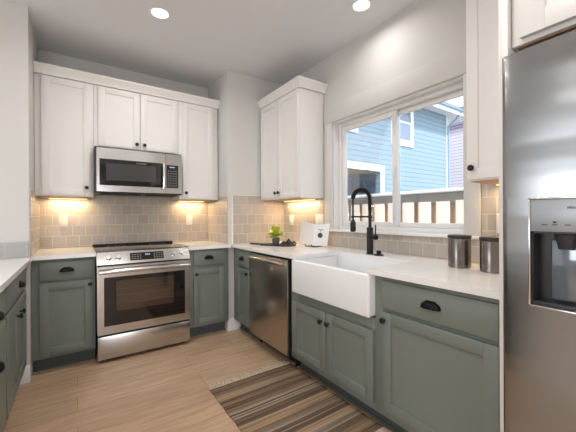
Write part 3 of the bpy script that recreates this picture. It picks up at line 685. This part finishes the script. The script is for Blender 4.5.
plate('light_switch', 'wide white switch plate behind the open cookbook', 'switch', RIGHT(XR), 2.405, 1.166, 'switch', w=.115)
plate('outlet', 'white outlet on the tile beside the refrigerator panel', 'outlet', RIGHT(XR), .776, 1.160, 'outlet')

# ------------------------------------------------------------------ refrigerator
fg = thing('refrigerator', 'stainless steel side by side refrigerator with water dispenser', 'refrigerator', (1.62, 0.0, 0))
MB().box(1.255, 2.00, -.452, .458, .03, 1.735, .004).build('cabinet_body', m_darkpl, fg)
MB().box(1.30, 1.95, -.44, .445, 0, .03).build('base', m_gasket, fg)
def dplan(y0, y1, lo, hi, xb=1.250):
    """plan of a softly bowed door slice between y0..y1 of a door spanning lo..hi"""
    pts = []; n = 16; rc = .012
    for i in range(n + 1):
        y = y0 + (y1 - y0) * i / n; s = (y - (lo + hi) / 2) / ((hi - lo) / 2)
        x = 1.194 - .006 * (1 - s * s); e = min(y - lo, hi - y)
        if e < rc: x += rc - math.sqrt(max(0, rc * rc - (rc - e) ** 2))
        pts.append((x, y))
    if y1 >= hi - 1e-6:   # refine the rounded edge
        pts = [p for p in pts if p[1] < hi - rc] + [(1.194 + rc - rc * math.cos(k * PI / 12), hi - rc + rc * math.sin(k * PI / 12)) for k in range(7)]
    return pts + [(xb, y1), (xb, y0)]
def dslice(b, y0, y1, lo, hi, z0, z1): b.prism([(x, y, z0) for x, y in dplan(y0, y1, lo, hi)], (0, 0, z1 - z0))
lo, hi = .008, .463; h0, h1, k0, k1 = .13, .386, .921, 1.263
b = MB(); dslice(b, lo, hi, lo, hi, .07, k0); dslice(b, lo, hi, lo, hi, k1, 1.742); dslice(b, h1, hi, lo, hi, k0, k1); dslice(b, lo, h0, lo, hi, k0, k1)
fdoor = b.build('freezer_door', m_steel_v, fg, 25)
b = MB(); dslice(b, -.460, .002, -.460, .002, .07, 1.742); b.build('refrigerator_door', m_steel_v, fg, 25)
for yy in (.045, -.035):
    b = MB(); b.tube([(1.135, yy, .45), (1.132, yy, 1.0), (1.135, yy, 1.60)], .012, 12)
    for z in (.48, 1.57): b.tube([(1.135, yy, z), (1.192, yy, z)], .008, 8)
    b.build('handle', m_steel, fg)
ds = MB()
ring_w = .006
for (y0, y1, z0, z1) in ((h0, h1, k0, k0 + ring_w), (h0, h1, k1 - ring_w, k1), (h0, h0 + ring_w, k0, k1), (h1 - ring_w, h1, k0, k1)): ds.box(1.186, 1.20, y0, y1, z0, z1, .0015)
dso = ds.build('dispenser_bezel', m_chrome, fdoor)
MB().box(1.189, 1.2495, h0 + ring_w, h1 - ring_w, 1.158, k1 - ring_w, .002).build('dispenser_panel', m_greypl, fdoor)
text_mesh('lettering', 'FRIGIDAIRE', .0115, (1.1886, .291, 1.226), (0, -1, 0), (0, 0, 1), m_ink, fdoor)
b = MB()
for y in (.345, .320, .290): b.box(1.1880, 1.1889, y - .007, y + .007, 1.178, 1.1805)
b.box(1.1880, 1.1889, .316, .324, 1.184, 1.190)
b.build('panel_icons', m_ink, fdoor)
b = MB(); b.box(1.2485, 1.2545, h0, h1, k0, 1.158).box(1.20, 1.2485, h1 - ring_w - .003, h1 - ring_w, k0 + ring_w, 1.158).box(1.20, 1.2485, h0 + ring_w, h0 + ring_w + .003, k0 + ring_w, 1.158).box(1.20, 1.2485, h0 + ring_w, h1 - ring_w, 1.152, 1.158)
b.build('dispenser_recess', m_darkpl, fdoor)
MB().box(1.196, 1.2485, h0 + ring_w + .004, h1 - ring_w - .004, k0 + ring_w, k0 + ring_w + .012, .002).build('drip_tray', m_darkpl, fdoor)
b = MB(); b.box(1.222, 1.2475, .150, .340, .945, 1.135, .008, 3); b.build('paddle', pbr('smoky_acrylic', (120, 128, 138), .08, .5, coat=.6), fdoor)
for y in (.30, .21): MB().lathe([(.020, 0), (.026, .03), (.030, .045)], (1.222, y, 1.105), seg=20).build('spout', m_darkpl, fdoor)

# ------------------------------------------------------------------ ceiling lights
CANS = [(.531, 2.491, 'recessed ceiling light above the range end of the kitchen'), (1.736, 1.576, 'recessed ceiling light near the window wall'),
        (.40, .75, 'added recessed ceiling light out of view over the aisle'), (-.9, 1.9, 'added recessed ceiling light out of view over the left counter'), (-2.6, 1.2, 'added recessed ceiling light out of view over the dining side'),
        (-1.0, -1.0, 'added recessed ceiling light out of view behind the kitchen'), (-3.0, -1.8, 'added recessed ceiling light out of view in the great room'), (1.2, -1.6, 'added recessed ceiling light out of view beside the refrigerator')]  # cans out of view are added to help light the kitchen
proto = None
for i, (x, y, lb) in enumerate(CANS):
    if proto is None:
        proto = thing('ceiling_light', lb, 'ceiling light', (x, y, H), 'recessed ceiling lights')
        MB().lathe([(.078, -.0002), (.080, -.004), (.062, -.006), (.058, -.0005), (.058, 0)], (x, y, H), seg=32).build('trim_ring', m_trim, proto)
        MB().lathe([(.057, -.0035), (.057, -.0012)], (x, y, H), seg=32).build('lens', m_can, proto)
        c = proto
    else:
        c = copy_tree(proto, (x, y, H)); c['label'] = lb
    L = add_light('downlight', 'AREA', (0, 0, -.012), (7.0, 2.8, 10.5, 5.0)[i] if i < 4 else 10.5, (1, .975, .945), (0, 0, -1), shape='DISK', size=.11, spread=math.radians(165)); L.parent = c

# ------------------------------------------------------------------ rug
RX0, RX1, RY0, RY1 = .757, 1.438, 1.150, 2.085
rug = thing('rug', 'striped brown and cream woven rug with fringed ends on the floor', 'rug', ((RX0 + RX1) / 2, (RY0 + RY1) / 2, 0))
b = MB(); nx_, ny_ = 12, 40; g = []
def rz(x, y): return .0082 + .0010 * math.sin(x * 9 + y * 5) + .001 * math.sin(y * 23)
for i in range(nx_ + 1):
    g.append([b.bm.verts.new((RX0 + (RX1 - RX0) * i / nx_ + .0018 * math.sin(j * .9) * (1 if i in (0, nx_) else .3), RY0 + (RY1 - RY0) * j / ny_, rz(RX0 + (RX1 - RX0) * i / nx_, RY0 + (RY1 - RY0) * j / ny_))) for j in range(ny_ + 1)])
fs = [b.bm.faces.new([g[i][j], g[i + 1][j], g[i + 1][j + 1], g[i][j + 1]]) for i in range(nx_) for j in range(ny_)]
bmesh.ops.recalc_face_normals(b.bm, faces=fs); 
ex = bmesh.ops.extrude_face_region(b.bm, geom=fs); bmesh.ops.translate(b.bm, verts=[v for v in ex['geom'] if isinstance(v, bmesh.types.BMVert)], vec=(0, 0, -.0052))
bmesh.ops.recalc_face_normals(b.bm, faces=b.bm.faces)
b.build('weave', rug_mat(-(RY1 - RY0) / 2, (RY1 - RY0) / 2), rug, 60)
rnd = random.Random(5)
for ye, sg in ((RY1, 1), (RY0, -1)):
    b = MB(); x = RX0 + .004
    while x < RX1 - .004:
        L = rnd.uniform(.045, .085); dx = rnd.uniform(-.03, .03)
        b.tube([(x, ye - sg * .004, .0075), (x + dx * .4, ye + sg * L * .4, .009), (x + dx, ye + sg * L * .8, .005), (x + dx * 1.3, ye + sg * L, .0035)], [.0034, .0042, .0036, .0022], 5)
        x += rnd.uniform(.005, .010)
    b.build('fringe', m_fringe, rug, 60)['kind'] = 'stuff'

# ------------------------------------------------------------------ outdoors
struct(MB().box(2.20, 40, -10, 40, -.55, -.40).build('ground', m_ground))
fn = thing('fence', 'cedar board fence with white cap rail outside the kitchen window', 'fence', (3.1, 2.5, -.4))
MB().box(3.02, 3.12, .2, 5.2, 1.440, 1.475, .004).build('cap_rail', m_out, fn)
b = MB().box(3.075, 3.105, .2, 5.2, 1.33, 1.44); b.build('top_rail', m_rail, fn)
MB().box(3.075, 3.105, .2, 5.2, -.15, -.05).build('bottom_rail', m_rail, fn)
y = .25; k = 0
while y < 5.1:
    MB().box(3.05, 3.073, y, y + .135, -.39, 1.352 + rnd.uniform(-.006, .006), .002).build('picket', m_picket, fn)
    if y + .30 < 5.2: MB().box(3.107, 3.128, y + .115, y + .225, -.39, 1.425, .002).build('back_picket', m_picket2, fn)
    y += .199
for yy in (.22, 1.95, 3.55, 5.15): MB().box(3.128, 3.215, yy, yy + .088, -.40, 1.438).build('post', m_rail, fn)

hs = thing('house', 'blue lap sided neighbor house with white trim beyond the fence', 'house', (8.5, 9.5, -.4))
b = MB()   # wall with porch opening
HX0, HX1, HT = 3.6, 12.93, 5.6
PX0, PX1, PZ0, PZ1 = 5.2, 8.60, -.4, 2.70
b.box(HX0, PX0, 7.0, 7.2, -.4, HT).box(PX1, HX1, 7.0, 7.2, -.4, HT).box(PX0, PX1, 7.0, 7.2, PZ1, HT).box(HX1 - .2, HX1, 7.2, 14, -.4, HT).box(HX0, HX0 + .2, 7.2, 14, -.4, HT).box(HX0 + .2, HX1 - .2, 13.8, 14, -.4, HT)
b.build('wall', m_blue, hs)
b = MB(); b.box(PX0 - .2, PX1 + .2, 6.97, 7.0, 2.70, 2.92).box(PX1, PX1 + .2, 6.97, 7.0, -.4, 2.70).box(PX0 - .2, PX0, 6.97, 7.0, -.4, 2.70)
b.build('porch_trim', m_out, hs)
b = MB(); b.box(PX0 - .1, PX1 + .6, 8.8, 8.9, -.4, 2.75).box(PX1 + .5, PX1 + .6, 7.2, 8.8, -.4, 2.75); b.build('porch_wall', m_porch, hs)
MB().box(PX0 - .1, PX1 + .6, 7.2, 8.9, 2.76, 2.80).build('porch_ceiling', m_picket2, hs)
MB().box(PX0, PX1, 7.02, 7.08, 1.20, 1.28).box(PX0, PX1, 7.02, 7.08, .55, .62).build('porch_railing', m_out, hs)
b = MB(); b.box(HX1 - .14, HX1 + .01, 6.97, 7.0, -.4, HT).box(HX1, HX1 + .03, 6.97, 7.1, -.4, HT); b.build('corner_board', m_out, hs)
def hwin(x0, x1, z0, z1):
    w = MB().box(x0 - .16, x0, 6.955, 7.0, z0 - .22, z1 + .2).box(x1, x1 + .16, 6.955, 7.0, z0 - .22, z1 + .2).box(x0, x1, 6.955, 7.0, z1, z1 + .2).box(x0, x1, 6.955, 7.0, z0 - .22, z0).box(x0, x1, 6.975, 7.0, (z0 + z1) / 2 - .04, (z0 + z1) / 2 + .04)
    o = w.build('window', m_out, hs); MB().box(x0, x1, 6.985, 6.998, z0, z1).build('pane', m_glassdark, o)
hwin(9.35, 10.30, 3.95, 5.25); hwin(6.3, 7.32, 4.08, 5.25)
b = MB(); b.box(HX0 - .3, 14.2, 6.40, 14.6, 5.36, 5.40).box(HX0 - .3, 14.2, 6.38, 6.40, 5.20, 5.42); b.build('eave', m_out, hs)
MB().prism([(HX0 - .3, 6.30, 5.45), (HX0 - .3, 10.5, 7.2), (HX0 - .3, 14.7, 5.45), (HX0 - .3, 14.7, 5.41), (HX0 - .3, 6.30, 5.41)], (14.5 - HX0, 0, 0)).build('roof', m_roof, hs)
MB().tube([(HX0 - .3, 6.33, 5.38), (14.2, 6.33, 5.38)], .045, 10).build('gutter', m_porch, hs)
MB().tube([(12.75, 6.36, 5.32), (12.80, 6.60, 5.10), (12.86, 6.93, 4.9), (12.86, 6.93, -.35)], .04, 8).build('downspout', m_porch, hs)
h2 = thing('house', 'pale pinkish lap sided house far behind the blue one', 'house', (20, 10, -.4))
MB().box(18.5, 24, 5, 16, -.4, 6.3).build('wall', m_pink, h2)
MB().box(18.38, 24.4, 4.6, 16.4, 6.3, 6.42).build('eave', m_mauve, h2)
MB().prism([(18.3, 4.5, 6.42), (24.6, 4.5, 6.42), (21.2, 4.5, 8.4)], (0, 12, 0)).build('roof', m_roof, h2)
